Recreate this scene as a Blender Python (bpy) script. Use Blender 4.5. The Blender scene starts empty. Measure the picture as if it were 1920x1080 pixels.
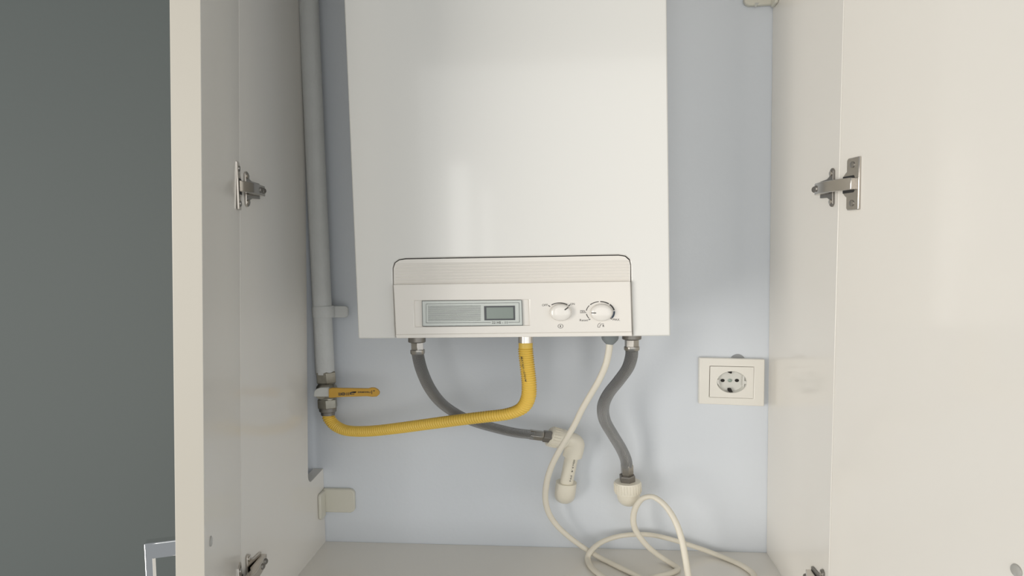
import bpy, bmesh, math
import numpy as np
from mathutils import Vector

# ------------------------------------------------------------------ camera
F = 1200.0                      # focal length in pixels of the 1920 wide frame
D = 1.30                        # camera distance from the back wall
Z0 = 1.55                       # height of the camera above the room floor
YAW, PITCH, ROLL = 0.0833, 0.0628, 0.0081

d_ = np.array([math.tan(YAW), -math.tan(PITCH), 1.0]); d_ /= np.linalg.norm(d_)
g_ = np.array([math.sin(ROLL), math.cos(ROLL), 0.0]); g_ -= d_ * (g_ @ d_); g_ /= np.linalg.norm(g_)
h_ = np.cross(g_, d_)

scene = bpy.context.scene
cam_d = bpy.data.cameras.new('camera')
cam = bpy.data.objects.new('camera', cam_d)
scene.collection.objects.link(cam)
cam_d.sensor_width = 36.0
cam_d.lens = F / 1920.0 * 36.0
cam_d.clip_start = 0.02
from mathutils import Matrix
right = Vector((h_[0], d_[0], -g_[0]))
up = -Vector((h_[1], d_[1], -g_[1]))
back = -Vector((h_[2], d_[2], -g_[2]))
m = Matrix((right, up, back)).transposed().to_4x4()
m.translation = Vector((0, -D, Z0))
cam.matrix_world = m
scene.camera = cam

# ------------------------------------------------------------------ light
scene.view_settings.view_transform = 'Standard'
scene.view_settings.look = 'None'
scene.view_settings.gamma = 1.0
scene.view_settings.exposure = 0.11
scene.view_settings.use_curve_mapping = False

world = bpy.data.worlds.new('world'); scene.world = world
world.use_nodes = True
bg = world.node_tree.nodes['Background']
bg.inputs[0].default_value = (0.92, 0.97, 1.0, 1)
bg.inputs[1].default_value = 0.30

def area(name, loc, target, sx, sy, radiance, col):
    l = bpy.data.lights.new(name, 'AREA'); l.shape = 'RECTANGLE'
    l.size = sx; l.size_y = sy; l.color = col
    l.energy = radiance * math.pi * sx * sy
    o = bpy.data.objects.new(name, l); scene.collection.objects.link(o)
    o.location = loc
    o.rotation_euler = (Vector(target) - Vector(loc)).to_track_quat('-Z', 'Y').to_euler()
    return o
# big side window at the left behind the photographer
area('window_light_side', (-2.55, -2.85, Z0 - 0.35), (0.1, -0.2, Z0 - 0.1), 1.8, 2.0, 7.6, (1.0, 0.955, 0.89))
# added fill lamp, stands in for daylight thrown back from the room's right
area('bounce_fill_right', (2.4, -2.9, Z0 - 0.1), (-0.4, -0.3, Z0 - 0.1), 2.4, 2.4, 1.1, (0.96, 0.98, 1.0))
# far curtained window straight behind the photographer
area('window_light_far', (0.57, -5.6, Z0 + 0.15), (0.57, 0, Z0 + 0.15), 4.0, 3.3, 1.6, (1.0, 0.985, 0.95))
area('window_light_gap', (-1.03, -5.5, Z0 - 0.30), (-1.03, 0, Z0 - 0.30), 0.19, 2.26, 3.2, (1.0, 0.99, 0.95))
area('window_light_gap', (-0.76, -5.5, Z0 - 0.40), (-0.76, 0, Z0 - 0.40), 0.08, 2.0, 2.2, (1.0, 0.99, 0.95))

# ------------------------------------------------------------------ pixel / plane helpers
def ray(px, py):
    r = np.array([(px - 960) / F, (py - 540) / F, 1.0])
    return np.array([r @ h_, r @ d_, -(r @ g_)])
def W(w, t):
    return Vector((w[0] * t, w[1] * t - D, w[2] * t + Z0))
def U(px, py, Y):               # point on a plane parallel to the wall
    w = ray(px, py); return W(w, (Y + D) / w[1])
def UX(px, py, X):
    w = ray(px, py); return W(w, X / w[0])
def UZ(px, py, Z):
    w = ray(px, py); return W(w, (Z - Z0) / w[2])
def UP(px, py, p0, n):          # point on any plane
    w = ray(px, py); o = Vector((0, -D, Z0)); wv = Vector(w)
    return o + wv * ((p0 - o).dot(n) / wv.dot(n))

XL, XR = -0.5177, 0.4009
ZF = Z0 - 0.622                 # top of the cabinet floor
ZT = Z0 + 0.60                  # underside of the cabinet top
SX = 1.30                       # widths in the photo are this much larger than heights

# ------------------------------------------------------------------ materials
def mat(name, col, rough=0.5, metal=0.0, coat=0.0, var=0.0, vscale=6.0, bump=0.0, bscale=200.0, spec=0.5):
    M = bpy.data.materials.new(name); M.use_nodes = True
    nt = M.node_tree; b = nt.nodes['Principled BSDF']
    b.inputs['Base Color'].default_value = (*col, 1)
    b.inputs['Roughness'].default_value = rough
    b.inputs['Metallic'].default_value = metal
    b.inputs['Coat Weight'].default_value = coat
    b.inputs['Coat Roughness'].default_value = 0.06
    b.inputs['Specular IOR Level'].default_value = spec
    tc = nt.nodes.new('ShaderNodeTexCoord')
    if var > 0:
        n = nt.nodes.new('ShaderNodeTexNoise'); n.inputs['Scale'].default_value = vscale
        n.inputs['Detail'].default_value = 4
        r = nt.nodes.new('ShaderNodeMapRange')
        r.inputs['To Min'].default_value = 1 - var; r.inputs['To Max'].default_value = 1 + var
        mx = nt.nodes.new('ShaderNodeVectorMath'); mx.operation = 'SCALE'
        mx.inputs[0].default_value = col
        nt.links.new(tc.outputs['Object'], n.inputs['Vector'])
        nt.links.new(n.outputs['Fac'], r.inputs['Value'])
        nt.links.new(r.outputs['Result'], mx.inputs['Scale'])
        nt.links.new(mx.outputs[0], b.inputs['Base Color'])
    if bump > 0:
        n2 = nt.nodes.new('ShaderNodeTexNoise'); n2.inputs['Scale'].default_value = bscale
        n2.inputs['Detail'].default_value = 3
        bp = nt.nodes.new('ShaderNodeBump'); bp.inputs['Strength'].default_value = bump
        bp.inputs['Distance'].default_value = 0.002
        nt.links.new(tc.outputs['Object'], n2.inputs['Vector'])
        nt.links.new(n2.outputs['Fac'], bp.inputs['Height'])
        nt.links.new(bp.outputs[0], b.inputs['Normal'])
    return M

M_lam = mat('white_laminate', (0.815, 0.785, 0.73), 0.15, var=0.02, vscale=3)
M_edge = mat('edge_band', (0.57, 0.53, 0.455), 0.35, var=0.02, vscale=5)
M_wall = mat('wall_paint', (0.72, 0.755, 0.80), 0.6, var=0.025, vscale=4, bump=0.25, bscale=60)
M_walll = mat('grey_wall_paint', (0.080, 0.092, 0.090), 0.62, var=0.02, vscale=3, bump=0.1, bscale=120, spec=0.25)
M_boil = mat('boiler_enamel', (0.72, 0.705, 0.665), 0.16, coat=0.35, var=0.01, vscale=2)
M_plas = mat('control_plastic', (0.76, 0.72, 0.66), 0.25, coat=0.15, var=0.01, vscale=20)
M_plas2 = mat('knob_plastic', (0.80, 0.76, 0.70), 0.18, coat=0.3)
M_dark = mat('dark_gap', (0.03, 0.03, 0.03), 0.8)
M_ink = mat('printed_ink', (0.06, 0.055, 0.05), 0.6)
M_inkb = mat('printed_ink_blue', (0.05, 0.07, 0.10), 0.6)
M_plate = mat('silver_label', (0.47, 0.49, 0.46), 0.3, metal=0.25, var=0.03, vscale=30)
M_platel = mat('label_line', (0.16, 0.17, 0.16), 0.5)
M_lcdf = mat('lcd_frame', (0.045, 0.05, 0.055), 0.3)
M_lcd = mat('lcd_glass', (0.19, 0.23, 0.20), 0.15)
M_yel = mat('yellow_hose', (0.86, 0.58, 0.10), 0.4, var=0.06, vscale=30)
M_lev = mat('yellow_lever', (0.60, 0.34, 0.05), 0.35, var=0.08, vscale=40)
M_chr = mat('chrome', (0.86, 0.86, 0.86), 0.08, metal=1.0)
M_steel = mat('brushed_steel', (0.42, 0.40, 0.37), 0.28, metal=1.0, var=0.12, vscale=80)
M_steeld = mat('dull_steel', (0.26, 0.245, 0.225), 0.42, metal=0.8, var=0.15, vscale=60)
M_hinge = mat('hinge_steel', (0.64, 0.60, 0.55), 0.22, metal=1.0, var=0.08, vscale=60)
M_brass = mat('tarnished_brass', (0.30, 0.285, 0.24), 0.38, metal=0.75, var=0.25, vscale=90)
M_ppr = mat('plastic_pipe_white', (0.82, 0.77, 0.65), 0.35, var=0.03, vscale=50)
M_cable = mat('cable_cream', (0.78, 0.73, 0.62), 0.4, var=0.03, vscale=60)
M_gland = mat('grey_rubber', (0.22, 0.24, 0.245), 0.6)
M_pipe = mat('painted_pipe', (0.58, 0.59, 0.58), 0.5, var=0.06, vscale=25, bump=0.5, bscale=160)
M_sock = mat('socket_plastic', (0.84, 0.81, 0.74), 0.28, coat=0.1)
M_sockw = mat('socket_well', (0.72, 0.71, 0.66), 0.35)
M_hole = mat('pin_hole', (0.015, 0.012, 0.01), 0.7)
M_brk = mat('bracket_plastic', (0.69, 0.67, 0.58), 0.4)
M_clear = mat('clear_bumper', (0.42, 0.41, 0.38), 0.12, coat=0.5)
M_grey = mat('wall_box_grey', (0.30, 0.31, 0.32), 0.6)
M_paintwhite = mat('paint_smear', (0.55, 0.55, 0.52), 0.5, var=0.1, vscale=80)

# braided steel: woven bump from the tube's own UVs
M_braid = mat('braided_steel', (0.34, 0.34, 0.33), 0.36, metal=0.85)
nt = M_braid.node_tree; b = nt.nodes['Principled BSDF']
uv = nt.nodes.new('ShaderNodeTexCoord'); sep = nt.nodes.new('ShaderNodeSeparateXYZ')
nt.links.new(uv.outputs['UV'], sep.inputs[0])
def mathn(op, a, bb):
    n = nt.nodes.new('ShaderNodeMath'); n.operation = op
    for i, v in enumerate((a, bb)):
        if v is None: continue
        if isinstance(v, (int, float)): n.inputs[i].default_value = v
        else: nt.links.new(v, n.inputs[i])
    return n.outputs[0]
u6 = mathn('MULTIPLY', sep.outputs[0], 2 * math.pi * 18)
v6 = mathn('MULTIPLY', sep.outputs[1], 2 * math.pi * 360)
w1 = mathn('SINE', mathn('ADD', u6, v6), None)
w2 = mathn('SINE', mathn('SUBTRACT', u6, v6), None)
ww = mathn('MULTIPLY', w1, w2)
rr = nt.nodes.new('ShaderNodeMapRange'); rr.inputs['From Min'].default_value = -1
rr.inputs['To Min'].default_value = 0.16; rr.inputs['To Max'].default_value = 0.62
nt.links.new(ww, rr.inputs['Value'])
nt.links.new(rr.outputs[0], b.inputs['Base Color'])
bp = nt.nodes.new('ShaderNodeBump'); bp.inputs['Strength'].default_value = 0.7; bp.inputs['Distance'].default_value = 0.0012
nt.links.new(ww, bp.inputs['Height']); nt.links.new(bp.outputs[0], b.inputs['Normal'])

# ------------------------------------------------------------------ object helpers
COL = scene.collection
WPOS = {}
def thing(name, label, cat, base, group=None, kind=None):
    o = bpy.data.objects.new(name, None); COL.objects.link(o)
    o.location = base; o.empty_display_size = 0.05
    WPOS[o.name] = Vector(base)
    if label: o['label'] = label
    if cat: o['category'] = cat
    if group: o['group'] = group
    if kind: o['kind'] = kind
    return o
def obj(name, bm, m, parent=None, smooth=False, bevel=0.0, bseg=2, label=None, cat=None, kind=None, group=None, angle=35):
    """link a bmesh given in world coordinates as one mesh object"""
    bmesh.ops.remove_doubles(bm, verts=bm.verts, dist=1e-6)
    bmesh.ops.recalc_face_normals(bm, faces=bm.faces)
    vs = [v.co for v in bm.verts]
    c = Vector([(min(v[i] for v in vs) + max(v[i] for v in vs)) / 2 for i in range(3)])
    for v in bm.verts: v.co -= c
    me = bpy.data.meshes.new(name); bm.to_mesh(me); bm.free()
    o = bpy.data.objects.new(name, me); COL.objects.link(o)
    for mm in (m if isinstance(m, (list, tuple)) else [m]): me.materials.append(mm)
    if parent is not None:
        o.parent = parent; o.location = c - WPOS[parent.name]
    else:
        o.location = c
    WPOS[o.name] = c
    if bevel > 0:
        bv = o.modifiers.new('bevel', 'BEVEL'); bv.width = bevel; bv.segments = bseg
        bv.limit_method = 'ANGLE'; bv.angle_limit = math.radians(angle)
    if smooth or bevel > 0:
        for p in me.polygons: p.use_smooth = True
        try:
            me.set_sharp_from_angle(angle=math.radians(angle))
        except Exception: pass
    if label: o['label'] = label
    if cat: o['category'] = cat
    if kind: o['kind'] = kind
    if group: o['group'] = group
    return o

def prism(bm, poly, vec, mi=0):
    """closed polygon (world points) extruded by vec"""
    a = [bm.verts.new(p) for p in poly]
    bb = [bm.verts.new(Vector(p) + Vector(vec)) for p in poly]
    n = len(poly); fs = [bm.faces.new(a), bm.faces.new(bb[::-1])]
    for i in range(n): fs.append(bm.faces.new((a[i], bb[i], bb[(i + 1) % n], a[(i + 1) % n])))
    for f in fs: f.material_index = mi
def loft(bm, A, B, cap=True):
    a = [bm.verts.new(p) for p in A]; bb = [bm.verts.new(p) for p in B]; n = len(A)
    for i in range(n): bm.faces.new((a[i], bb[i], bb[(i + 1) % n], a[(i + 1) % n]))
    if cap: bm.faces.new(a); bm.faces.new(bb[::-1])
def box(bm, lo, hi):
    x0, y0, z0 = lo; x1, y1, z1 = hi
    prism(bm, [(x0, y0, z0), (x1, y0, z0), (x1, y0, z1), (x0, y0, z1)], (0, y1 - y0, 0))
def slab(bm, pts, Y, th, mi=0):
    """outline given as seen on plane Y, going th metres back towards the wall"""
    prism(bm, [U(x, y, Y) for x, y in pts], (0, th, 0), mi)
def ring(bm, outer, inner, Y, th):
    o = [U(x, y, Y) for x, y in outer]; i = [U(x, y, Y) for x, y in inner]; n = len(o)
    v = Vector((0, th, 0))
    of = [bm.verts.new(p) for p in o]; inf = [bm.verts.new(p) for p in i]
    ob = [bm.verts.new(p + v) for p in o]; ib = [bm.verts.new(p + v) for p in i]
    for k in range(n):
        j = (k + 1) % n
        bm.faces.new((of[k], of[j], inf[j], inf[k])); bm.faces.new((ob[k], ib[k], ib[j], ob[j]))
        bm.faces.new((of[k], ob[k], ob[j], of[j])); bm.faces.new((inf[k], inf[j], ib[j], ib[k]))
def ell(cx, cy, rx, ry, n=32, a0=0, a1=360, closed=True):
    k = n if closed else n + 1
    return [(cx + rx * math.cos(math.radians(a0 + (a1 - a0) * i / n)), cy - ry * math.sin(math.radians(a0 + (a1 - a0) * i / n))) for i in range(k)]
def rrect(x0, y0, x1, y1, r, n=5):
    rx = r * 1.33; pts = []
    for cx, cy, a in ((x1 - rx, y0 + r, 90), (x0 + rx, y0 + r, 180), (x0 + rx, y1 - r, 270), (x1 - rx, y1 - r, 0)):
        s = 0 if a != 90 else 0
        for i in range(n + 1):
            t = math.radians(a + (-0 + 90 * i / n) - (90 if a == 90 else 0) + (0 if a == 90 else 0))
            pts.append((a, cx, cy, i))
    out = []
    for a, cx, cy, i in pts:
        st = {90: 0, 180: 90, 270: 180, 0: 270}[a]
        t = math.radians(st + 90 * i / n)
        out.append((cx + rx * math.cos(t), cy - r * math.sin(t)))
    return out
def arc_band(bm, cx, cy, rx, ry, a0, a1, w, Y, th, n=14):
    o = ell(cx, cy, rx + w * 0.66, ry + w * 0.5, n, a0, a1, False); i = ell(cx, cy, rx - w * 0.66, ry - w * 0.5, n, a0, a1, False)
    for k in range(n): slab(bm, [o[k], o[k + 1], i[k + 1], i[k]], Y, th)
def stroke(bm, x0, y0, x1, y1, w, Y, th):
    dx, dy = x1 - x0, y1 - y0; L = math.hypot(dx, dy); nx, ny = -dy / L * w / 2, dx / L * w / 2
    slab(bm, [(x0 + nx, y0 + ny), (x1 + nx, y1 + ny), (x1 - nx, y1 - ny), (x0 - nx, y0 - ny)], Y, th)

def catmull(P, n=12):
    P = [Vector(p) for p in P]; P = [P[0] * 2 - P[1]] + P + [P[-1] * 2 - P[-2]]; out = []
    for i in range(1, len(P) - 2):
        a, b_, c, d = P[i - 1:i + 3]
        for k in range(n):
            t = k / n
            out.append(0.5 * ((2 * b_) + (c - a) * t + (2 * a - 5 * b_ + 4 * c - d) * t * t + (3 * b_ - a - 3 * c + d) * t ** 3))
    out.append(P[-2]); return out
def resample(P, step):
    L = [0]
    for i in range(1, len(P)): L.append(L[-1] + (P[i] - P[i - 1]).length)
    n = max(2, int(L[-1] / step)); out = []; j = 0
    for k in range(n + 1):
        s = L[-1] * k / n
        while j < len(L) - 2 and L[j + 1] < s: j += 1
        t = (s - L[j]) / max(1e-9, L[j + 1] - L[j]); out.append(P[j].lerp(P[j + 1], min(1, t)))
    return out, L[-1]
def tube(bm, P, rf, sides=20, step=0.004, caps=True, rot=0.0, curve=True, zmin=None):
    """sweep along world points P; round in real space, widened in x like everything in the photo.
    rf = radius or function(s, total)"""
    Q = [Vector((p[0] / SX, p[1], p[2])) for p in P]
    if curve and len(Q) > 2: Q = catmull(Q, 10)
    if zmin is not None:
        for q in Q: q.z = max(q.z, zmin)
    Q, L = resample(Q, step)
    if not callable(rf):
        r0 = rf; rf = lambda s, L: r0
    N = len(Q); T = [(Q[min(i + 1, N - 1)] - Q[max(i - 1, 0)]).normalized() for i in range(N)]
    nrm = T[0].cross(Vector((0, 1, 0)))
    if nrm.length < 0.1: nrm = T[0].cross(Vector((1, 0, 0)))
    nrm.normalize(); uvl = bm.loops.layers.uv.verify(); rings = []; s = 0
    for i in range(N):
        if i: s += (Q[i] - Q[i - 1]).length
        nrm = (nrm - T[i] * nrm.dot(T[i])).normalized(); bn = T[i].cross(nrm); r = rf(s, L)
        row = []
        for k in range(sides):
            a = rot + 2 * math.pi * k / sides
            q = Q[i] + (nrm * math.cos(a) + bn * math.sin(a)) * r
            row.append(bm.verts.new((q.x * SX, q.y, q.z)))
        rings.append((row, s))
    for i in range(N - 1):
        for k in range(sides):
            j = (k + 1) % sides
            f = bm.faces.new((rings[i][0][k], rings[i][0][j], rings[i + 1][0][j], rings[i + 1][0][k]))
            for lp, (uu, vv) in zip(f.loops, ((k, i), (k + 1, i), (k + 1, i + 1), (k, i + 1))):
                lp[uvl].uv = (uu / sides, rings[vv][1])
    if caps: bm.faces.new(rings[0][0]); bm.faces.new(rings[-1][0][::-1])
def lathe(bm, p0, p1, prof, sides=24, rot=0.0, sx=None):
    """profile [(t, r)] between world points p0 and p1"""
    sxx = SX if sx is None else sx
    a = Vector((p0[0] / sxx, p0[1], p0[2])); c = Vector((p1[0] / sxx, p1[1], p1[2])); T = (c - a); n = T.normalized()
    u = n.cross(Vector((0, 1, 0)))
    if u.length < 0.2: u = n.cross(Vector((0, 0, 1)))
    u.normalize(); v = n.cross(u); rows = []
    for t, r in prof:
        rows.append([bm.verts.new(((q := a + T * t + (u * math.cos(rot + 2 * math.pi * k / sides) + v * math.sin(rot + 2 * math.pi * k / sides)) * max(r, 1e-5)).x * sxx, q.y, q.z)) for k in range(sides)])
    for i in range(len(rows) - 1):
        for k in range(sides):
            j = (k + 1) % sides; bm.faces.new((rows[i][k], rows[i][j], rows[i + 1][j], rows[i + 1][k]))
    bm.faces.new(rows[0]); bm.faces.new(rows[-1][::-1])

def text2d(s, bold=0.0):
    cu = bpy.data.curves.new('t', 'FONT'); cu.body = s; cu.offset = bold; cu.resolution_u = 3
    o = bpy.data.objects.new('t', cu); COL.objects.link(o)
    bpy.context.view_layer.update()
    me = bpy.data.meshes.new_from_object(o.evaluated_get(bpy.context.evaluated_depsgraph_get()))
    bpy.data.objects.remove(o)
    V = [(v.co.x, v.co.y) for v in me.vertices]; Fc = [tuple(p.vertices) for p in me.polygons]
    bpy.data.meshes.remove(me)
    x0 = min(v[0] for v in V); x1 = max(v[0] for v in V); y0 = min(v[1] for v in V); y1 = max(v[1] for v in V)
    return [((x - x0) / (x1 - x0), (y - y0) / (y1 - y0)) for x, y in V], Fc
def lettering(bm, s, fn, bold=0.0):
    """fn(u, v) -> world point, u right and v up in the text's box"""
    V, Fc = text2d(s, bold); vs = [bm.verts.new(fn(u, v)) for u, v in V]
    for f in Fc:
        try: bm.faces.new([vs[i] for i in f])
        except ValueError: pass
def text_px(bm, s, x0, y0, x1, y1, Y, bold=0.0, slant=0.0):
    lettering(bm, s, lambda u, v: U(x0 + (x1 - x0) * u, y1 + (y0 - y1) * v + slant * u, Y), bold)
NB = bmesh.new

# ------------------------------------------------------------------ the setting
bm = NB(); box(bm, (-0.56, 0, 0.0), (2.2, 0.12, 2.7))
obj('wall_back', bm, M_wall, kind='structure')
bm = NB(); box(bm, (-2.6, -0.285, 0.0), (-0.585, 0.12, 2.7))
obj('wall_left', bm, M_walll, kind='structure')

# ------------------------------------------------------------------ cabinet
cab = thing('wall_cabinet', 'open white laminate wall cabinet with two swung out doors around the boiler', 'cabinet', (0, -0.15, ZF - 0.018))
TH = 0.022
zb, zt = ZF - 0.018, ZT + 0.018
def edge_line(px0, py0, px1, py1, X):
    a = UX(px0, py0, X); b_ = UX(px1, py1, X)
    return lambda z: a.y + (b_.y - a.y) * (z - a.z) / (b_.z - a.z)
yL = edge_line(448, 0, 453, 1080, XL); yR = edge_line(1581.7, 0, 1555, 1034, XR)
# left side panel with the pipe cut-out along its rear edge
n0 = UX(571, 0, XL); n1 = UX(578, 870, XL)
ny = lambda z: n0.y + (n1.y - n0.y) * (z - n0.z) / (n1.z - n0.z)
zn = UX(590, 897, XL).z
poly = [(yL(zb), zb), (-0.001, zb), (-0.001, zn + 0.004)]
r_ = 0.016
poly += [(ny(zn) + r_ + 0.002, zn)]
for k in range(1, 7):
    a = math.radians(15 * k); poly.append((ny(zn) + r_ - r_ * math.sin(a), zn + r_ - r_ * math.cos(a)))
poly += [(ny(zt), zt), (yL(zt), zt)]
bm = NB(); prism(bm, [(XL, y, z) for y, z in poly], (-TH, 0, 0))
obj('side_panel', bm, M_lam, cab, bevel=0.0008, label='side panel with a rounded cut-out behind which the pipe runs')
bm = NB(); prism(bm, [(XR, yR(zb), zb), (XR, -0.001, zb), (XR, -0.001, zt), (XR, yR(zt), zt)], (TH, 0, 0))
obj('side_panel', bm, M_lam, cab, bevel=0.0008)
ym = min(yL(ZF), yR(ZF))
bm = NB(); prism(bm, [(XL, yL(zb), zb), (XR, yR(zb), zb), (XR, -0.001, zb), (XL, -0.001, zb)], (0, 0, 0.018))
obj('bottom_panel', bm, M_lam, cab)
bm = NB(); prism(bm, [(XL, yL(zt), ZT), (XR, yR(zt), ZT), (XR, -0.001, ZT), (XL, -0.001, ZT)], (0, 0, 0.018))
obj('top_panel', bm, M_lam, cab)

# doors: four corners of the inner face, thickness on the outside
def door_frame(a_top, a_bot, f_top, f_bot):
    """returns function P(t, w, z): t metres along width from hinge, w metres off the inner face"""
    def at(p, q, z): s = (z - q.z) / (p.z - q.z); return q + (p - q) * s
    def P(t, w, z):
        a = at(a_top, a_bot, z); f = at(f_top, f_bot, z)
        dirn = (f - a).normalized(); n = Vector((dirn.y, -dirn.x, 0)).normalized()
        return a + dirn * t + n * w
    def width(z): return (at(f_top, f_bot, z) - at(a_top, a_bot, z)).length
    return P, width
YFR = -0.625
PL, wL = door_frame(UX(448, 0, XL) + Vector((0, -0.0006, 0)), UX(453, 1080, XL) + Vector((0, -0.0006, 0)), U(376, 0, YFR), U(384, 1080, YFR))
def right_free(py_, pxh):
    a = UX(pxh, py_, XR) + Vector((0.001, -0.0006, 0)); return a, a + Vector((0.20, -0.98, 0)) * 0.345
rt = right_free(0, 1581.7); rb = right_free(1034, 1555)
PR, wR = door_frame(rt[0], rb[0], rt[1], rb[1])
# inside normal: left door towards +x, right door towards -x
zd0, zd1 = zb + 0.002, zt - 0.002
def door_mesh(P, width, sgn, th):
    bm = NB(); A = []; B = []
    for z in (zd0, zd1):
        w = width(z)
        A_ = [P(0, 0, z), P(w, 0, z), P(w, sgn * th, z), P(0, sgn * th, z)]
        (A if z == zd0 else B).extend(A_)
    for p in A: p.z = zd0
    for p in B: p.z = zd1
    loft(bm, A, B)
    bm.faces.ensure_lookup_table(); bm.faces[1].material_index = 1
    return bm
# which side is inside?
tl = PL(0.1, 1, Z0) - PL(0.1, 0, Z0); SL = 1 if tl.x > 0 else -1      # +1: positive w is inside (towards +x)
tr = PR(0.1, 1, Z0) - PR(0.1, 0, Z0); SR = 1 if tr.x < 0 else -1
doorL = obj('door', door_mesh(PL, wL, -SL, 0.030), [M_lam, M_edge], cab, bevel=0.0005, label='left door seen almost edge on, with a chrome bow handle')
doorR = obj('door', door_mesh(PR, wR, -SR, 0.022), [M_lam, M_edge], cab, bevel=0.0005, label='right door swung wide, bright inner face towards the window')

# chrome bow handle on the outer face of the left door
zh = UP(300, 1031, PL(0.31, -SL * 0.045, Z0), Vector((0, 1, 0))).z
def bow(P, S, t0, ztop, length, out, th_off):
    bm = NB(); tw = 0.014
    prof = [(0, 0), (out, 0), (out, -length), (0, -length), (0, -length + 0.019), (out - 0.0085, -length + 0.019), (out - 0.0085, -0.019), (0, -0.019)]
    A = [P(t0, -S * (th_off + w), Z0) + Vector((0, 0, ztop - Z0 + dz)) for w, dz in prof]
    B = [P(t0 + tw, -S * (th_off + w), Z0) + Vector((0, 0, ztop - Z0 + dz)) for w, dz in prof]
    loft(bm, A, B); return bm
wz = wL(Z0 - 0.3)
obj('handle', bow(PL, SL, wz - 0.035, zh + 0.002, 0.15, 0.053, 0.030), M_chr, doorL, bevel=0.0012, label='chrome bow handle')
obj('handle', bow(PR, SR, wR(Z0 - 0.3) - 0.035, zh + 0.010, 0.15, 0.060, 0.022), M_chr, doorR, bevel=0.0012, label='chrome bow handle')
# small bumpers on the inner faces
def disc(P, S, t, z, r, th, m, name, parent):
    c = P(t, 0, z); c.z = z; n = (P(t, S, z) - P(t, 0, z)).normalized(); bm = NB()
    lathe(bm, c, c + n * th, [(0, r), (0.6, r), (0.9, r * 0.75), (1.0, r * 0.35), (1.01, 0)], 20, sx=1.0)
    return obj(name, bm, m, parent, smooth=True)
def solve_t(P, px, py):
    p0 = P(0.1, 0, Z0); nn = (P(0.1, 1, Z0) - p0).normalized()
    q = UP(px, py, p0, nn); 
    a = P(0, 0, q.z); return (Vector((q.x, q.y, 0)) - Vector((a.x, a.y, 0))).length, q.z
t_, z_ = solve_t(PL, 396, 1017); t_ = min(t_, wL(Z0) - 0.06); z_ -= 0.024
disc(PL, SL, t_, z_, 0.006, 0.0025, M_clear, 'bumper', doorL)
t_, z_ = solve_t(PR, 1905, 1070)
disc(PR, SR, t_, z_, 0.0065, 0.003, M_clear, 'bumper', doorR)

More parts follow.
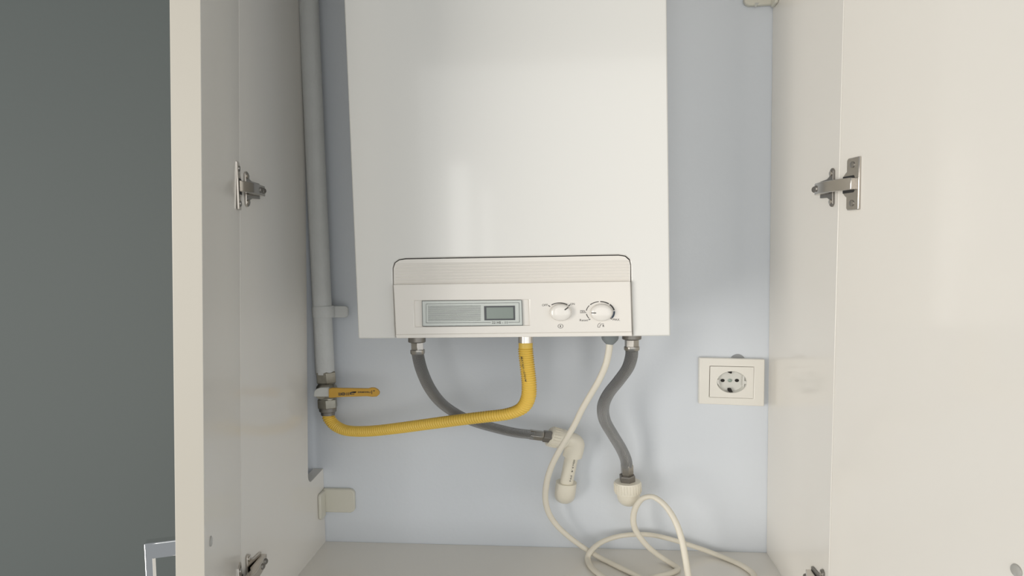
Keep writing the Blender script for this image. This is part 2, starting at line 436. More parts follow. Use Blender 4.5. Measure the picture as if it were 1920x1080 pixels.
# concealed hinges -------------------------------------------------
def hinge(side, z, label=None, dark=False):
    """side -1 left, +1 right; mounting plate on the side panel, cup plate on the door"""
    P, S = (PL, SL) if side < 0 else (PR, SR)
    X = XL if side < 0 else XR; y0 = (yL if side < 0 else yR)(z)
    metal = M_hinge
    t = thing('hinge', None, None, (X - side * 0.01, y0, z)); t.parent = cab
    t.location = Vector((X - side * 0.01, y0, z)) - WPOS[cab.name]; WPOS[t.name] = Vector((X - side * 0.01, y0, z))
    def Q(a, off, dz=0):  # a metres behind the panel's front edge, off metres off the panel
        return Vector((X - side * off, y0 + a, z + dz))
    def Dp(tt, off, dz=0):
        p = P(tt, S * off, z); p.z = z + dz; return p
    # mounting plate with upper and lower wings
    bm = NB()
    wing = [(0.013, 0.025), (0.018, 0.029), (0.024, 0.026), (0.026, 0.017), (0.034, 0.014), (0.060, 0.013), (0.060, -0.013), (0.034, -0.014), (0.026, -0.017), (0.024, -0.026), (0.018, -0.029), (0.013, -0.025)]
    prism(bm, [Q(a, 0.0004, dz) for a, dz in wing], (-side * 0.0035, 0, 0))
    mp = obj('mounting_plate', bm, M_steeld if side > 0 else metal, t, bevel=0.0008)
    for dz in (0.021, -0.021):
        bm = NB(); lathe(bm, Q(0.019, 0.0038, dz), Q(0.019, 0.0058, dz), [(0, 0.0042), (0.6, 0.0042), (1, 0.0028)], 16, sx=1.0)
        obj('screw', bm, M_hinge, mp, smooth=True)
    # arm: bent channel from the plate across to the cup
    if side < 0:
        plan = [Q(0.062, 0.003), Q(0.062, 0.012), Q(0.035, 0.0175), Q(0.002, 0.0235), Q(-0.002, 0.0235), Dp(0.034, 0.010), Dp(0.040, 0.002), Dp(0.022, 0.004), Q(0.006, 0.012), Q(0.014, 0.007)]
    else:
        plan = [Q(0.058, 0.004), Q(0.058, 0.013), Q(0.040, 0.019), Q(0.016, 0.021), Dp(0.014, 0.016), Dp(0.040, 0.010), Dp(0.040, 0.002), Dp(0.022, 0.004), Q(0.006, 0.010), Q(0.014, 0.007)]
    bm = NB(); A = []; B = []
    for p in plan:
        q = p.copy(); q.z = z - 0.0085; A.append(q); q = p.copy(); q.z = z + 0.0085; B.append(q)
    loft(bm, A, B); arm = obj('hinge_arm', bm, metal, t, bevel=0.001)
    for a, o in (((0.053, 0.0145), (0.036, 0.0178)) if side < 0 else ((0.050, 0.0165), (0.034, 0.0198))):
        bm = NB(); lathe(bm, Q(a, o - 0.004), Q(a - 0.001, o + 0.0022), [(0, 0.0048), (0.75, 0.0048), (1, 0.0036)], 16, sx=1.0)
        obj('screw', bm, M_steeld, arm, smooth=True)
    # cup plate on the door with a round cup set into it
    bm = NB()
    out = [(0.048, 0.037), (0.024, 0.037), (0.021, 0.034), (0.021, 0.018)]
    for k in range(1, 8):
        a = math.radians(90 + 180 * k / 8 - 0); out.append((0.023 + 0.013 * math.cos(a), 0.018 * math.sin(a)))
    out += [(0.021, -0.018), (0.021, -0.034), (0.024, -0.037), (0.048, -0.037)]
    A = [Dp(tt, 0.0003, dz) for tt, dz in out]; B = [Dp(tt, 0.0040, dz) for tt, dz in out]
    loft(bm, A, B); cp = obj('cup_plate', bm, metal, t, bevel=0.0012)
    bm = NB(); loft(bm, [Dp(tt, 0.0038, dz) for tt, dz in ((0.014, .012), (0.037, .012), (0.039, .009), (0.039, -.009), (0.037, -.012), (0.014, -.012))],
                    [Dp(tt, 0.0046, dz) for tt, dz in ((0.014, .012), (0.037, .012), (0.039, .009), (0.039, -.009), (0.037, -.012), (0.014, -.012))])
    obj('cup_recess', bm, M_dark, cp)
    for dz in (0.027, -0.027):
        bm = NB(); lathe(bm, Dp(0.034, 0.0038, dz), Dp(0.034, 0.0058, dz), [(0, 0.0045), (0.6, 0.0045), (1, 0.003)], 16, sx=1.0)
        obj('screw', bm, M_steel, cp, smooth=True)
    return t
hinge(-1, UX(456, 354, XL).z); hinge(1, UX(1570, 350, XR).z)
hinge(-1, UX(470, 1065, XL).z); hinge(1, UX(1548, 1106, XR).z)

# ------------------------------------------------------------------ corner mounting bracket covers
def bracket(x0, y0, x1, y1, X, side, zc_sh, label, flap=False):
    c = U((x0 + x1) / 2, (y0 + y1) / 2, 0)
    t = thing('corner_bracket', label, 'bracket', (c.x, -0.01, c.z), 'corner mounting brackets')
    a = U(x0, y0, -0.010); b_ = U(x1, y1, -0.010)
    xo = b_.x if side < 0 else a.x
    bm = NB(); zt_, zb_ = a.z, b_.z; r = 0.008; s = side
    pts = [(X - s * 0.0005, zt_), (xo + s * r * 1.2, zt_), (xo + s * 0.003, zt_ - 0.003), (xo, zt_ - r), (xo, zb_ + r), (xo + s * 0.003, zb_ + 0.003), (xo + s * r * 1.2, zb_), (X - s * 0.0005, zb_)]
    prism(bm, [(x, -0.010, z) for x, z in pts], (0, 0.0095, 0))
    obj('wall_cover', bm, M_brk, t, bevel=0.002)
    bm = NB(); fz0 = zb_ - 0.006; fz1 = zt_ - 0.002
    pts = [(-0.0105, fz1), (-0.034, fz1), (-0.038, fz1 - 0.004), (-0.038, fz0 + 0.004), (-0.034, fz0), (-0.0105, fz0)]
    prism(bm, [(X - s * 0.0005, y, z) for y, z in pts], (-s * 0.006, 0, 0))
    obj('side_flange', bm, M_brk, t, bevel=0.0015)
    return t, zb_
bracket(612, 917, 665, 962, XL, -1, 0, 'cream plastic corner bracket low in the cabinet by the pipe cut-out')
tb, zbb = bracket(1396, -44, 1452, 8, XR, 1, 0, 'white corner bracket in the top right corner of the cabinet, flecked with paint')
bm = NB(); slab(bm, [(1416, 5), (1424, 5), (1417, 13), (1415, 12)], -0.0106, 0.001)
obj('paint_flake', bm, M_paintwhite, tb)

# ------------------------------------------------------------------ boiler
YB = -0.28
c = U(960, 640, -0.15)
boiler = thing('gas_boiler', 'white wall hung gas boiler with glossy casing and control panel', 'boiler', (c.x, -0.15, c.z))
TL, TR, BL, BR = (645, 0), (1250, 0), (672, 635), (1257, 630)
zTop = Z0 + 0.56
def extrap(a, b_, z):
    p, q = U(*a, YB), U(*b_, YB); s = (z - q.z) / (p.z - q.z); return q + (p - q) * s
tl3, tr3 = extrap(TL, BL, zTop), extrap(TR, BR, zTop)
# casing front: an upside down U around the control panel
open_ = [(1186.3, 630.6)] + [(1183.8, 560), (1182.6, 496)] + [(1180.5, 486), (1173, 479.6), (1160, 477.8), (760, 484.6), (748, 486.5), (739.5, 492), (736.3, 502), (737.3, 540), (741.5, 634.4)]
front = [tl3, tr3, U(*BR, YB)] + [U(x, y, YB) for x, y in open_] + [U(*BL, YB)]
bm = NB(); prism(bm, front, (0, 0.24, 0))
obj('casing', bm, M_boil, boiler, bevel=0.0022, bseg=3, angle=50)
bm = NB(); prism(bm, [U(734, 480, YB) , U(1188, 474, YB), U(1188, 629.5, YB), U(740, 633.5, YB)], (0, 0.2, 0))
for v in bm.verts: v.co.y += 0.012
obj('inner_frame', bm, M_dark, boiler)

panel_o = [(1185.3, 630.6), (1182.8, 560), (1181.6, 497), (1179.5, 488), (1172, 481.2), (1160, 479.4), (761, 486.2), (749, 488), (741.5, 493), (738, 503), (738.6, 540), (742.8, 634.4)]
# lower edge of the ribbed vent zone runs (738,533) -> (1182,527)
def yl(x, yl0, yr0): return yl0 + (yr0 - yl0) * (x - 738) / (1182 - 738)
YP = YB - 0.0015
bm = NB()
up_ = [(1181.9, 528)] + panel_o[2:10] + [(738.5, 533.5)]
slab(bm, up_, YP, 0.02)
for k in range(7):
    y0 = 493.5 + 5.6 * k; 
    A = []; 
    for (x, yy) in ((742, yl(742, y0, y0 - 6)), (1179, yl(1179, y0, y0 - 6))):
        A.append([U(x, yy, YP), U(x, yy + 4.6, YP), U(x, yy + 4.3, YP - 0.0009)])
    loft(bm, A[0], A[1])
panel = obj('control_panel', bm, M_plas, boiler, smooth=False, label='cream plastic control panel with ribbed upper band')
YC = YB - 0.008
bm = NB()
lower = [(737.6, 534), (1182.5, 528), (1185.2, 622.5), (741.6, 627.5)]
hole = [(776, 563.7), (990.5, 561.5), (993, 610.5), (777.5, 613.5)]
ring(bm, lower, hole, YC, 0.02)
prism(bm, [U(x, y, YC) for x, y in hole], (0, 0.02, 0)); 
# push the floor of the recess back: separate face sheet
bm.free(); bm = NB(); ring(bm, lower, hole, YC, 0.02)
fr = obj('control_fascia', bm, M_plas, panel, bevel=0.0012)
bm = NB(); slab(bm, [(741.4, 627.0), (1185.2, 622.0), (1185.4, 630.2), (743.0, 634.2)], YC + 0.0022, 0.02)
obj('lower_lip', bm, M_plas, panel, bevel=0.0008)
bm = NB(); slab(bm, [(774, 561), (993, 559), (995, 612), (776, 615)], YC + 0.0035, 0.01)
obj('display_recess', bm, M_plas, panel)
YD = YC + 0.0005
bm = NB(); slab(bm, [(791, 564.3), (977.8, 562.6), (979.8, 610), (792.3, 611.8)], YD, 0.004)
disp = obj('display_plate', bm, M_plate, panel, bevel=0.0005, label='silver display plate with fine lines')
bm = NB(); yi = YD - 0.0003
def line(x0, y0, x1, y1, w): stroke(bm, x0, y0, x1, y1, w, yi, 0.0004)
line(798.6, 570, 973, 567.5, .8); line(798.8, 605.5, 920, 604.6, .8); line(953, 604.4, 974, 604.2, .8)
line(798.8, 570, 799, 605.5, .7); line(973.3, 567.5, 974, 604.2, .9)
line(791.3, 564.4, 977.8, 562.7, .7); line(978.4, 563, 980, 610, 1.0); line(791.3, 564.4, 792.4, 611.6, 1.0); line(792.5, 611.6, 980, 610, 1.2)
for k in range(16):
    y0 = 573.4 + 1.85 * k; line(802.5, y0 + .6, 901.5, y0 - .5, .62)
obj('rule_lines', bm, M_platel, disp)
bm = NB(); ring(bm, [(907.5, 574), (965.3, 573.3), (965.8, 600.2), (908.3, 600.8)], [(911.6, 576.6), (962.2, 576), (962.8, 597.4), (912.2, 598)], YD - 0.0012, 0.0012)
obj('screen_frame', bm, M_lcdf, disp)
bm = NB(); slab(bm, [(911, 576.2), (962.8, 575.6), (963.2, 597.8), (911.8, 598.4)], YD - 0.0006, 0.0006)
obj('lcd_screen', bm, M_lcd, disp)
bm = NB(); text_px(bm, '22 HS - 11', 922.5, 602.6, 951, 607.0, yi - 0.0001, 0.01)
obj('lettering', bm, M_ink, disp)

# knobs
def knob(cx, cy, rx, ry, ang, r0, r1, label):
    bm = NB(); prof = [(1.03, 0.0), (1.0, 0.003), (0.97, 0.0065), (0.93, 0.0085), (0.86, 0.0096), (0.6, 0.0104), (0.3, 0.0108), (0.02, 0.0110)]
    rows = []
    for s, hgt in prof:
        # front rows are held over the base point so the knob stands straight off the panel
        base = [U(x, y, YC) for x, y in ell(cx, cy, rx * s, ry * s, 40)]
        rows.append([bm.verts.new(p + Vector((0, -hgt, 0))) for p in base])
    for i in range(len(rows) - 1):
        for k in range(40):
            j = (k + 1) % 40; bm.faces.new((rows[i][k], rows[i][j], rows[i + 1][j], rows[i + 1][k]))
    bm.faces.new(rows[-1]); bm.faces.new(rows[0][::-1])
    kb = obj('control_knob', bm, M_plas2, panel, smooth=True, label=label, angle=60)
    bm = NB(); a = math.radians(ang)
    def hh(s):
        for (s0, h0), (s1, h1) in zip(prof, prof[1:]):
            if s <= s0 and s >= s1: return h0 + (h1 - h0) * (s0 - s) / (s0 - s1)
        return 0.0110
    n = 6; wd = 1.1
    for i in range(n):
        s0 = r0 + (r1 - r0) * i / n; s1 = r0 + (r1 - r0) * (i + 1) / n
        q = []
        for s, sg in ((s0, 1), (s1, 1), (s1, -1), (s0, -1)):
            x = cx + rx * s * math.cos(a) - sg * wd * math.sin(a) * 1.2; y = cy - ry * s * math.sin(a) - sg * wd * math.cos(a) * .8
            q.append(U(x, y, YC) + Vector((0, -hh(s) - 0.0004, 0)))
        prism(bm, q, (0, 0.0008, 0))
    obj('pointer_mark', bm, M_ink, kb)
    return kb
knob(1051.3, 585.4, 20.6, 16.0, 43, 0.5, 0.93, 'left knob turned to ON')
knob(1127.6, 585.6, 21.0, 16.2, 180, 0.50, 0.93, 'right knob turned to MIN.')
bm = NB(); yi = YC - 0.0003; tk = 0.0004
arc_band(bm, 1049.5, 586.5, 25, 18.6, 128, 55, 1.6, yi, tk)
stroke(bm, 1028, 572.6, 1031.6, 575, 1.5, yi, tk); stroke(bm, 1065.5, 574, 1069, 571.4, 1.5, yi, tk)
text_px(bm, 'OFF', 1016.3, 570.2, 1027, 574.2, yi, 0.0, -0.4); text_px(bm, 'ON', 1069.2, 568.0, 1077.4, 572.2, yi, 0.0, -0.3)
obj('dial_scale', bm, M_ink, panel); bm = NB()
arc_band(bm, 1051, 611.6, 4.7, 3.7, 0, 360, .6, yi, tk, 24); text_px(bm, '1', 1050, 609.9, 1051.6, 613.4, yi, 0.01)
obj('printed_symbol', bm, M_ink, panel); bm = NB()
cx, cy, rx, ry = 1125.4, 585.2, 26.2, 19.6
for a0, a1, w in ((218, 190, 1.1), (172, 141, 1.1), (136, 96, 1.5), (90, 52, 2.0), (47, 10, 2.3)): arc_band(bm, cx, cy, rx, ry, a0, a1, w, yi, tk)
stroke(bm, 1103.5, 600.0, 1107, 598.4, 1.3, yi, tk); stroke(bm, 1144.5, 596.4, 1147.5, 598.6, 1.6, yi, tk)
text_px(bm, 'MIN.', 1088, 581.6, 1098, 585.2, yi, 0.0); stroke(bm, 1087.6, 586.4, 1099, 586.2, .9, yi, tk)
text_px(bm, 'Reset', 1087, 598.4, 1102.6, 602.4, yi, 0.0, -0.2); text_px(bm, 'MAX.', 1149.3, 597.2, 1162.5, 601.2, yi, 0.0, 0.3)
obj('dial_scale', bm, M_ink, panel); bm = NB()
# tap symbol with a small figure beside it
for s in ((1120.8, 609.5, 1120.8, 613.6), (1120.8, 613.6, 1124.8, 613.4), (1124.8, 613.4, 1125, 611), (1121, 609.4, 1123.2, 606.4), (1123.2, 606.4, 1126, 605.8), (1124.4, 609.2, 1127.2, 609.4), (1126.5, 608.2, 1128, 607.2), (1128, 607.2, 1132.4, 607.0), (1125, 610.8, 1126.4, 609.4)):
    stroke(bm, *s, .65, yi, tk)
text_px(bm, 'R', 1130, 608.8, 1133.2, 613.0, yi, 0.02)
obj('printed_symbol', bm, M_ink, panel)
bm = NB(); arc_band(bm, cx, cy, rx, ry, 5, -34, 2.5, yi, tk)
obj('dial_arc', bm, M_inkb, panel, label='blue-black end of the dial scale')

# threaded connection stubs under the boiler
def under(px, py, Y): return U(px, py, Y)
def vert_lathe(parent, name, m, px0, py0, px1, py1, Y, prof, sides=24, **k):
    bm = NB(); lathe(bm, U(px0, py0, Y), U(px1, py1, Y), prof, sides, rot=math.pi / 6); return obj(name, bm, m, parent, smooth=True, **k)
PXM = lambda Y: (Y + D) / F     # metres per pixel at plane Y

# ------------------------------------------------------------------ braided hoses
def hexnut(parent, p0, p1, r, m=M_steel, name='hex_nut', sides=6, rot=0.35):
    bm = NB(); lathe(bm, p0, p1, [(0, r * .9), (0.08, r), (0.92, r), (1, r * .9)], sides, rot); return obj(name, bm, m, parent, bevel=0.0004)
def P3(l): return [U(x, y, Y) for x, y, Y in l]

hl = thing('braided_hose', 'grey braided water hose curving from the boiler underside behind the yellow hose', 'hose', U(870, 760, -0.09), 'braided water hoses')
YH = -0.15; s_ = PXM(YH)
pts = P3([(783, 655, YH), (784, 668, YH), (791, 695, YH), (806, 728, -0.14), (828, 756, -0.125), (858, 777, -0.11), (892, 792, -0.10), (930, 803, -0.088), (965, 811, -0.08), (1000, 815.5, -0.075)])
bm = NB(); tube(bm, pts, 0.0088, 20, 0.004); obj('braided_sleeve', bm, M_braid, hl, smooth=True)
hexnut(hl, U(781.5, 626, YH), U(781.8, 642, YH), 0.0125, M_steeld, 'collar', 20)
hexnut(hl, U(782, 641, YH), U(782.8, 657, YH), 0.0098, M_steel)
bm = NB(); lathe(bm, U(782.8, 656, YH), U(783.3, 664, YH), [(0, .0104), (0.7, .0104), (1, .0094)], 24); obj('ferrule', bm, M_steel, hl, smooth=True)
hexnut(hl, U(992, 814.2, -0.075), U(1019, 817.5, -0.072), 0.0100, M_steel, rot=0.5)
hexnut(hl, U(1018, 817.4, -0.072), U(1034, 819.5, -0.070), 0.0118, M_steeld, rot=0.5)

hr = thing('braided_hose', 'grey braided water hose bending right below the boiler to a plastic fitting', 'hose', U(1150, 760, -0.1), 'braided water hoses')
pts = P3([(1184.5, 655, YH), (1184, 668, YH), (1177, 690, YH), (1160, 714, -0.145), (1141, 738, -0.135), (1131, 762, -0.125), (1134, 788, -0.11), (1149, 815, -0.095), (1164, 840, -0.08), (1173, 860, -0.07), (1175.5, 874, -0.065)])
bm = NB(); tube(bm, pts, 0.0088, 20, 0.004); obj('braided_sleeve', bm, M_braid, hr, smooth=True)
hexnut(hr, U(1184.5, 622, YH), U(1184.5, 636.5, YH), 0.0132, M_steeld, 'collar', 20)
hexnut(hr, U(1184.5, 636, YH), U(1184.5, 651, YH), 0.0100, M_steel)
bm = NB(); lathe(bm, U(1184.5, 650, YH), U(1184.5, 657, YH), [(0, .0106), (0.7, .0108), (1, .0098)], 24); obj('ferrule', bm, M_steel, hr, smooth=True)
hexnut(hr, U(1175.5, 870, -0.066), U(1176, 892, -0.060), 0.0098, M_steel)
hexnut(hr, U(1176, 890, -0.062), U(1176.5, 902, -0.058), 0.0122, M_steeld)

# ------------------------------------------------------------------ plastic wall fittings
fit_y = -0.055
fl = thing('plastic_pipe_fitting', 'white plastic elbow with a pipe stub, at the end of the left grey hose', 'pipe fitting', U(1065, 870, -0.03), 'white plastic wall outlets')
rk = lambda px_h, Y: px_h / 2 * PXM(Y)      # radius from a pixel height
bm = NB(); a = U(1029, 817.5, -0.064); b_ = U(1062, 825, -0.058)
lathe(bm, a, b_, [(0, .0165), (0.06, .0190), (0.75, .0194), (0.85, .0180), (1, .0170)], 32)
for k in range(24):
    an = 2 * math.pi * k / 24
    av = Vector((a.x / SX, a.y, a.z)); bv = Vector((b_.x / SX, b_.y, b_.z)); n = (bv - av).normalized(); u = n.cross(Vector((0, 1, 0))).normalized(); v = n.cross(u)
    off = (u * math.cos(an) + v * math.sin(an)) * 0.0193
    p = [Vector(((q + off).x * SX, (q + off).y, (q + off).z)) for q in (av + (bv - av) * .12, av + (bv - av) * .5)]
    if k % 4 != 3: tube(bm, p, 0.0009, 6, 0.01, curve=False)
obj('ribbed_collar', bm, M_ppr, fl, smooth=True)
bm = NB(); tube(bm, P3([(1058, 823, -0.058), (1070, 825, -0.055), (1077, 831, -0.053), (1076, 843, -0.052), (1073, 855, -0.050)]), 0.0152, 28, 0.003)
obj('elbow', bm, M_ppr, fl, smooth=True)
bm = NB(); tube(bm, [U(1073, 850, -0.050), U(1061, 909, -0.044)], 0.0104, 28, 0.01, curve=False)
pst = obj('pipe_stub', bm, M_ppr, fl, smooth=True)
bm = NB()
lettering(bm, '20x3.4  PN', lambda u, v: U(1079 - 8.5 * u - 3.0 * (1 - v), 860 + 43 * u - 0.0 * v, -0.0605 + 0.004 * 0), 0.01)
obj('printed_markings', bm, M_ink, pst)
bm = NB(); tube(bm, P3([(1062, 904, -0.044), (1060.5, 916, -0.042), (1059.5, 925, -0.036), (1059, 929, -0.022), (1059, 929.5, -0.001)]), lambda s, L: 0.0160, 28, 0.003)
obj('wall_elbow', bm, M_ppr, fl, smooth=True)

fr_ = thing('plastic_pipe_fitting', 'white plastic threaded elbow under the right braided hose', 'pipe fitting', U(1178, 925, -0.03), 'white plastic wall outlets')
bm = NB(); a = U(1176.5, 902, -0.058); b_ = U(1177.5, 924, -0.056)
lathe(bm, a, b_, [(0, .0160), (0.03, .0192), (0.1, .0200), (0.98, .0196), (1, .0178)], 36)
av = Vector((a.x / SX, a.y, a.z)); bv = Vector((b_.x / SX, b_.y, b_.z)); n = (bv - av).normalized(); u = n.cross(Vector((0, 1, 0))).normalized(); v = n.cross(u)
for k in range(30):
    an = 2 * math.pi * k / 30; off = (u * math.cos(an) + v * math.sin(an)) * 0.0199
    p = [Vector(((q + off).x * SX, (q + off).y, (q + off).z)) for q in (av + (bv - av) * .15, av + (bv - av) * .85)]
    tube(bm, p, 0.0008, 6, 0.01, curve=False)
obj('ribbed_collar', bm, M_ppr, fr_, smooth=True)
bm = NB(); tube(bm, P3([(1177.5, 922, -0.056), (1178.5, 930, -0.052), (1179, 933, -0.036), (1179, 933, -0.001)]), lambda s, L: 0.0172, 28, 0.003)
obj('wall_elbow', bm, M_ppr, fr_, smooth=True)

# ------------------------------------------------------------------ gas pipe, valve and yellow hose
YPp = -0.045
pt = U(578.5, 0, YPp); pb = U(609.5, 701, YPp); topp = pb + (pt - pb) * ((ZT - pb.z) / (pt.z - pb.z))
gp = thing('gas_pipe', 'white painted steel pipe running down the left rear corner', 'pipe', pb)
bm = NB(); tube(bm, [topp, pb], 0.0151, 32, 0.05, curve=False); obj('pipe', bm, M_pipe, gp, smooth=True)
# clamp
cl = U(606, 584, YPp); bm = NB()
dirp = (topp - pb).normalized()
lathe(bm, cl - dirp * 0.0115, cl + dirp * 0.0115, [(0, .0166), (0.1, .0175), (0.9, .0175), (1, .0166)], 32)
clamp = obj('pipe_clamp', bm, M_pipe, gp, smooth=True)
bm = NB(); slab(bm, rrect(616, 574, 652, 595.5, 5), -0.040, 0.007); obj('clamp_tab', bm, M_pipe, clamp, bevel=0.001)
bm = NB(); slab(bm, [(598, 577), (640, 577), (640, 592), (598, 592)], -0.033, 0.0325); obj('clamp_foot', bm, M_pipe, clamp)
bm = NB(); q = U(643.5, 584.5, -0.040); lathe(bm, q, q + Vector((0, -0.0006, 0)), [(0, .006), (.6, .006), (1, .0035)], 16); obj('screw', bm, M_pipe, clamp, smooth=True)

gv = thing('gas_valve', 'tarnished gas shut-off valve with a yellow lever at the pipe end', 'valve', U(612, 736, YPp))
hexnut(gv, U(610.5, 696, YPp), U(612, 718, YPp), 0.0168, M_brass, rot=0.2)
bm = NB(); lathe(bm, U(612, 716, YPp), U(613.5, 749, YPp), [(0, .0150), (.12, .0130), (.25, .0160), (.5, .0172), (.8, .0160), (.9, .0135), (1, .014)], 28); obj('valve_body', bm, M_brass, gv, smooth=True)
hexnut(gv, U(613.5, 747, YPp), U(614.5, 765, YPp), 0.0162, M_brass, rot=0.4)
bm = NB(); lathe(bm, U(614.5, 764, YPp), U(615, 778, YPp), [(0, .0140), (.5, .0135), (.6, .0112), (1, .0108)], 24); obj('collar', bm, M_steeld, gv, smooth=True)
# packing nut and stem in front
bm = NB(); q = U(609, 737, -0.062); lathe(bm, q, q + Vector((0, -0.022, 0)), [(0, .010), (.5, .010), (.6, .0075), (1, .0075)], 24); obj('valve_stem', bm, M_brass, gv, smooth=True)
bm = NB(); slab(bm, [(588, 744), (589, 734), (593, 729.5), (601, 727), (614, 727), (617, 729), (617, 744)], -0.088, 0.007); obj('lever_boss', bm, M_paintwhite, gv, bevel=0.0012, label='whitish paint-smeared end of the lever')
bm = NB(); slab(bm, [(616, 746), (616, 729), (622, 727.6), (690, 728.6), (696, 727), (702, 727.2), (708, 730.5), (711.5, 735.5), (710.5, 740), (706, 743.8), (698, 744.4), (688, 743.2), (640, 744.6), (624, 746)], -0.092, 0.006)
lever = obj('valve_lever', bm, M_lev, gv, bevel=0.0015, bseg=3, label='yellow lever')
bm = NB(); yv = -0.0926
for x in (635, 637, 639): stroke(bm, x, 736.5, x, 742, .9, yv, .0008)
arc_band(bm, 643.6, 738.8, 3.2, 2.5, 0, 360, 1.0, yv, .0008, 16); stroke(bm, 642, 738.8, 645.2, 738.8, 1.6, yv, .0008)
for x in (649.5, 652, 654): stroke(bm, x, 736, x, 741.5, .8, yv, .0008)
slab(bm, [(656, 736), (660, 734.5), (668, 734.3), (666.5, 737), (659, 737), (658.5, 738.8), (664, 738.5), (664.5, 739.6), (656, 740)], yv, .0008)
text_px(bm, 'DRMWRU', 671, 733.9, 695, 736.9, yv, 0.02); stroke(bm, 662, 735, 668, 735, 1.6, yv, .0008)
text_px(bm, '1"', 696.5, 731.5, 702.5, 739, yv, 0.01)
obj('lettering', bm, M_ink, lever)

yh = thing('gas_hose', 'yellow corrugated gas hose from the valve up to the boiler', 'hose', U(800, 790, -0.12))
pts = P3([(614.5, 774, YPp), (618, 786, -0.047), (630, 799, -0.052), (652, 807.5, -0.062), (690, 808.5, -0.080), (740, 803.5, -0.100), (800, 795.5, -0.122), (860, 787.5, -0.142), (910, 781.5, -0.155), (950, 776.5, -0.165), (978, 766, -0.172), (990, 747, -0.177), (992, 722, -0.18), (989, 690, -0.18), (986, 662, -0.18), (985.5, 642, -0.18)])
def corr(s, L):
    if s < 0.006 or s > L - 0.010: return 0.0097
    return 0.0098 + 0.0009 * math.sin(2 * math.pi * s / 0.0040)
bm = NB(); tube(bm, pts, corr, 24, 0.00066); hose = obj('corrugated_sleeve', bm, M_yel, yh, smooth=True, angle=80)
bm = NB(); lathe(bm, U(985.5, 622, -0.18), U(985.5, 643, -0.18), [(0, .0102), (.96, .0102), (1, .0094)], 28); obj('ferrule', bm, M_hinge, yh, smooth=True)
bm = NB(); 
lettering(bm, 'MATAJV-1070VM', lambda u, v: U(974.8 + 8 * u + 4.6 * v, 669 + 47 * u, -0.1885 - 0.0022 * v), 0.004)
obj('lettering', bm, M_ink, hose)

# ------------------------------------------------------------------ power cable
def C3(l):
    out = []
    for x, y, Y in l:
        p = U(x, y, Y)
        out.append(UZ(x, y, ZF + 0.005) if p.z < ZF + 0.005 else p)
    return out
cb = thing('power_cable', 'cream power cable hanging from the boiler and looping on the cabinet floor', 'cable', U(1100, 1040, -0.05))
RC = 0.0046; Ff = lambda x, y: UZ(x, y, ZF + RC + 0.0003)
pts = C3([(1143, 636, -0.20), (1142, 655, -0.20), (1136, 683, -0.195), (1123, 713, -0.185), (1106, 742, -0.172), (1091, 768, -0.160), (1078, 795, -0.148), (1062, 823, -0.135), (1046, 850, -0.120), (1033, 877, -0.105), (1025, 905, -0.090), (1022.5, 935, -0.075), (1029, 962, -0.062), (1044, 985, -0.050), (1065, 1005, -0.042), (1086, 1021, -0.038), (1104, 1033, -0.040)])
pts += [Ff(1131, 1049), Ff(1160, 1063), Ff(1195, 1080), Ff(1240, 1105), Ff(1285, 1125)]
pts += C3([(1298, 1105, -0.155), (1291, 1082, -0.150), (1286, 1052, -0.145), (1279, 1015, -0.138), (1267, 979, -0.128), (1249, 950, -0.115), (1230, 934, -0.105), (1217, 931, -0.098), (1202, 937, -0.09), (1190.5, 955, -0.080), (1187.5, 978, -0.072), (1195, 1000, -0.065), (1216, 1026, -0.060), (1242, 1046, -0.058)])
pts += [Ff(1264, 1060), Ff(1271, 1067), Ff(1260, 1074), Ff(1236, 1080), Ff(1190, 1092), Ff(1150, 1090), Ff(1126, 1078)]
pts += C3([(1109, 1064, -0.075), (1102, 1048, -0.060), (1108, 1033, -0.050), (1127, 1017, -0.036), (1157, 1006, -0.026), (1190, 1002, -0.020), (1222, 1003, -0.020), (1258, 1011, -0.020), (1298, 1023.5, -0.022), (1335, 1036.5, -0.024)])
pts += [Ff(1378, 1054), Ff(1402, 1067), Ff(1414, 1080), Ff(1410, 1100), Ff(1370, 1125)]
bm = NB(); tube(bm, pts, RC, 14, 0.004, zmin=ZF + RC + 0.0002); obj('cable_sheath', bm, M_cable, cb, smooth=True)
bm = NB(); q0 = U(1144, 628, -0.20); q1 = U(1143.5, 646, -0.20)
lathe(bm, q0, q1, [(0, .0112), (.35, .0112), (.55, .0100), (.8, .0072), (1, .0045)], 24); obj('cable_gland', bm, M_gland, cb, smooth=True, label='grey rubber cable gland')

# ------------------------------------------------------------------ wall socket
so = thing('wall_socket', 'cream single power socket on the wall at the right of the boiler', 'socket', U(1372, 716, 0))
YS = -0.013
fo = [(1311.3, 671), (1434.2, 674), (1433, 762), (1310.3, 757)]
fi = [(1331, 686.3), (1414.3, 688.0), (1412.8, 747.8), (1329.8, 745)]
bm = NB(); ring(bm, fo, fi, YS, 0.0125); obj('cover_frame', bm, M_sock, so, bevel=0.0015)
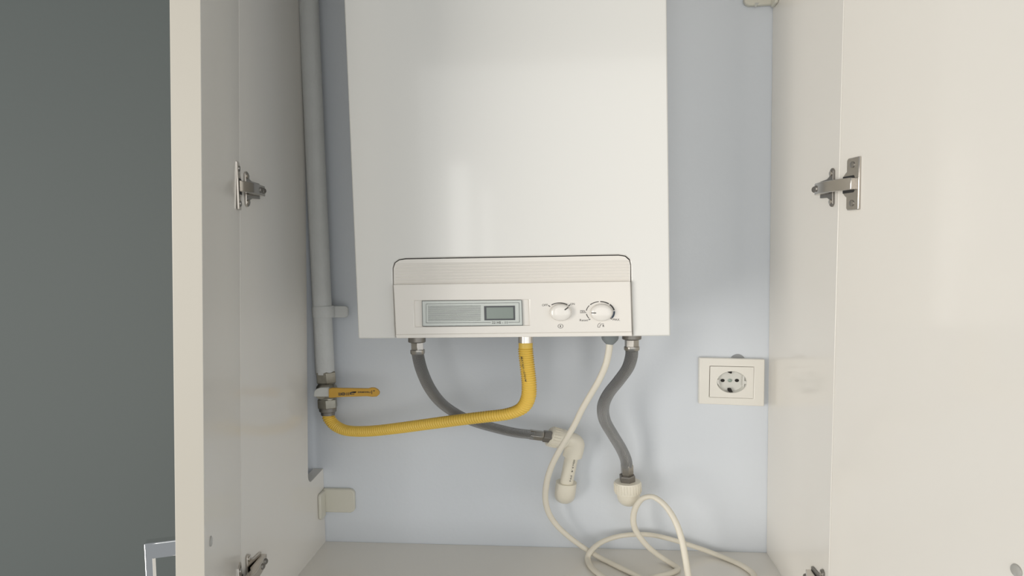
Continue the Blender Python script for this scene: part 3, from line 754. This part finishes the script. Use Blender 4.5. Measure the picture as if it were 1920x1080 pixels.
# centre insert with a round opening
co = [(1331.7, 686.9), (1413.5, 688.6), (1412.1, 747.1), (1330.6, 744.4)]
ci = ell(1372.3, 716.6, 28, 20.4, 48)
def tosquare(c, cxx, cyy, pts4):
    out = []
    for x, y in c:
        dx, dy = x - cxx, y - cyy; u = dx / 28; v = dy / 20.4; k = 1 / max(abs(u), abs(v)); u *= k; v *= k; u = (u + 1) / 2; v = (v + 1) / 2
        p = [pts4[0][i] * (1 - u) * (1 - v) + pts4[1][i] * u * (1 - v) + pts4[2][i] * u * v + pts4[3][i] * (1 - u) * v for i in (0, 1)]
        out.append(tuple(p))
    return out
bm = NB(); ring(bm, tosquare(ci, 1372.3, 716.6, co), ci, YS + 0.0006, 0.011)
ins = obj('socket_insert', bm, M_sock, so)
bm = NB(); lip = [(1.0, YS + 0.0004), (0.97, YS + 0.002), (0.90, YS + 0.0100), (0.02, YS + 0.0105)]
rows = []
for s, Y in lip:
    rows.append([bm.verts.new(U(x, y, YS) + Vector((0, Y - YS, 0))) for x, y in ell(1372.3, 716.6, 28 * s, 20.4 * s, 40)])
for i in range(3):
    for k in range(40):
        j = (k + 1) % 40; bm.faces.new((rows[i][k], rows[i][j], rows[i + 1][j], rows[i + 1][k]))
bm.faces.new(rows[-1])
obj('socket_well', bm, M_sockw, ins, smooth=True, angle=60)
wy = YS + 0.0098
for x in (1354.9, 1381.7):
    bm = NB(); slab(bm, ell(x, 713.4, 4.0, 3.0, 20), wy, 0.0005); obj('pin_hole', bm, M_hole, ins)
bm = NB(); q = U(1368.4, 713.4, wy); lathe(bm, q, q + Vector((0, -0.0015, 0)), [(0, .0032), (.7, .0032), (1, .002)], 16); obj('centre_screw', bm, mat('green_screw', (0.33, 0.40, 0.35), 0.4, metal=0.5), ins, smooth=True)
bm = NB(); slab(bm, [(1366, 697), (1372.6, 697), (1372, 700.5), (1369.5, 700.3), (1365.5, 698.6)], YS + 0.003, 0.006); obj('earth_contact', bm, M_hole, ins)
bm = NB(); slab(bm, [(1365.4, 728.6), (1371, 728.6), (1372, 731), (1374.5, 735.8), (1367.5, 735.4), (1365.2, 732)], YS + 0.003, 0.006); obj('earth_contact', bm, M_hole, ins)
for p in ([(1393, 704), (1395.8, 705.4), (1396.2, 714.5), (1400, 714.7), (1400, 719.8), (1396, 719.8), (1394.5, 726), (1392, 724)], [(1344.6, 712), (1348, 711.5), (1348, 717.5), (1350, 724), (1347.5, 722), (1344.8, 718)]):
    bm = NB(); slab(bm, p, YS + 0.0012, 0.008); obj('guide_rib', bm, M_sockw, ins)
bm = NB(); slab(bm, ell(1383, 684, 17, 20, 32), -0.0012, 0.001); obj('mounting_ring', bm, M_grey, so, label='grey rim of the wall box showing above the frame')
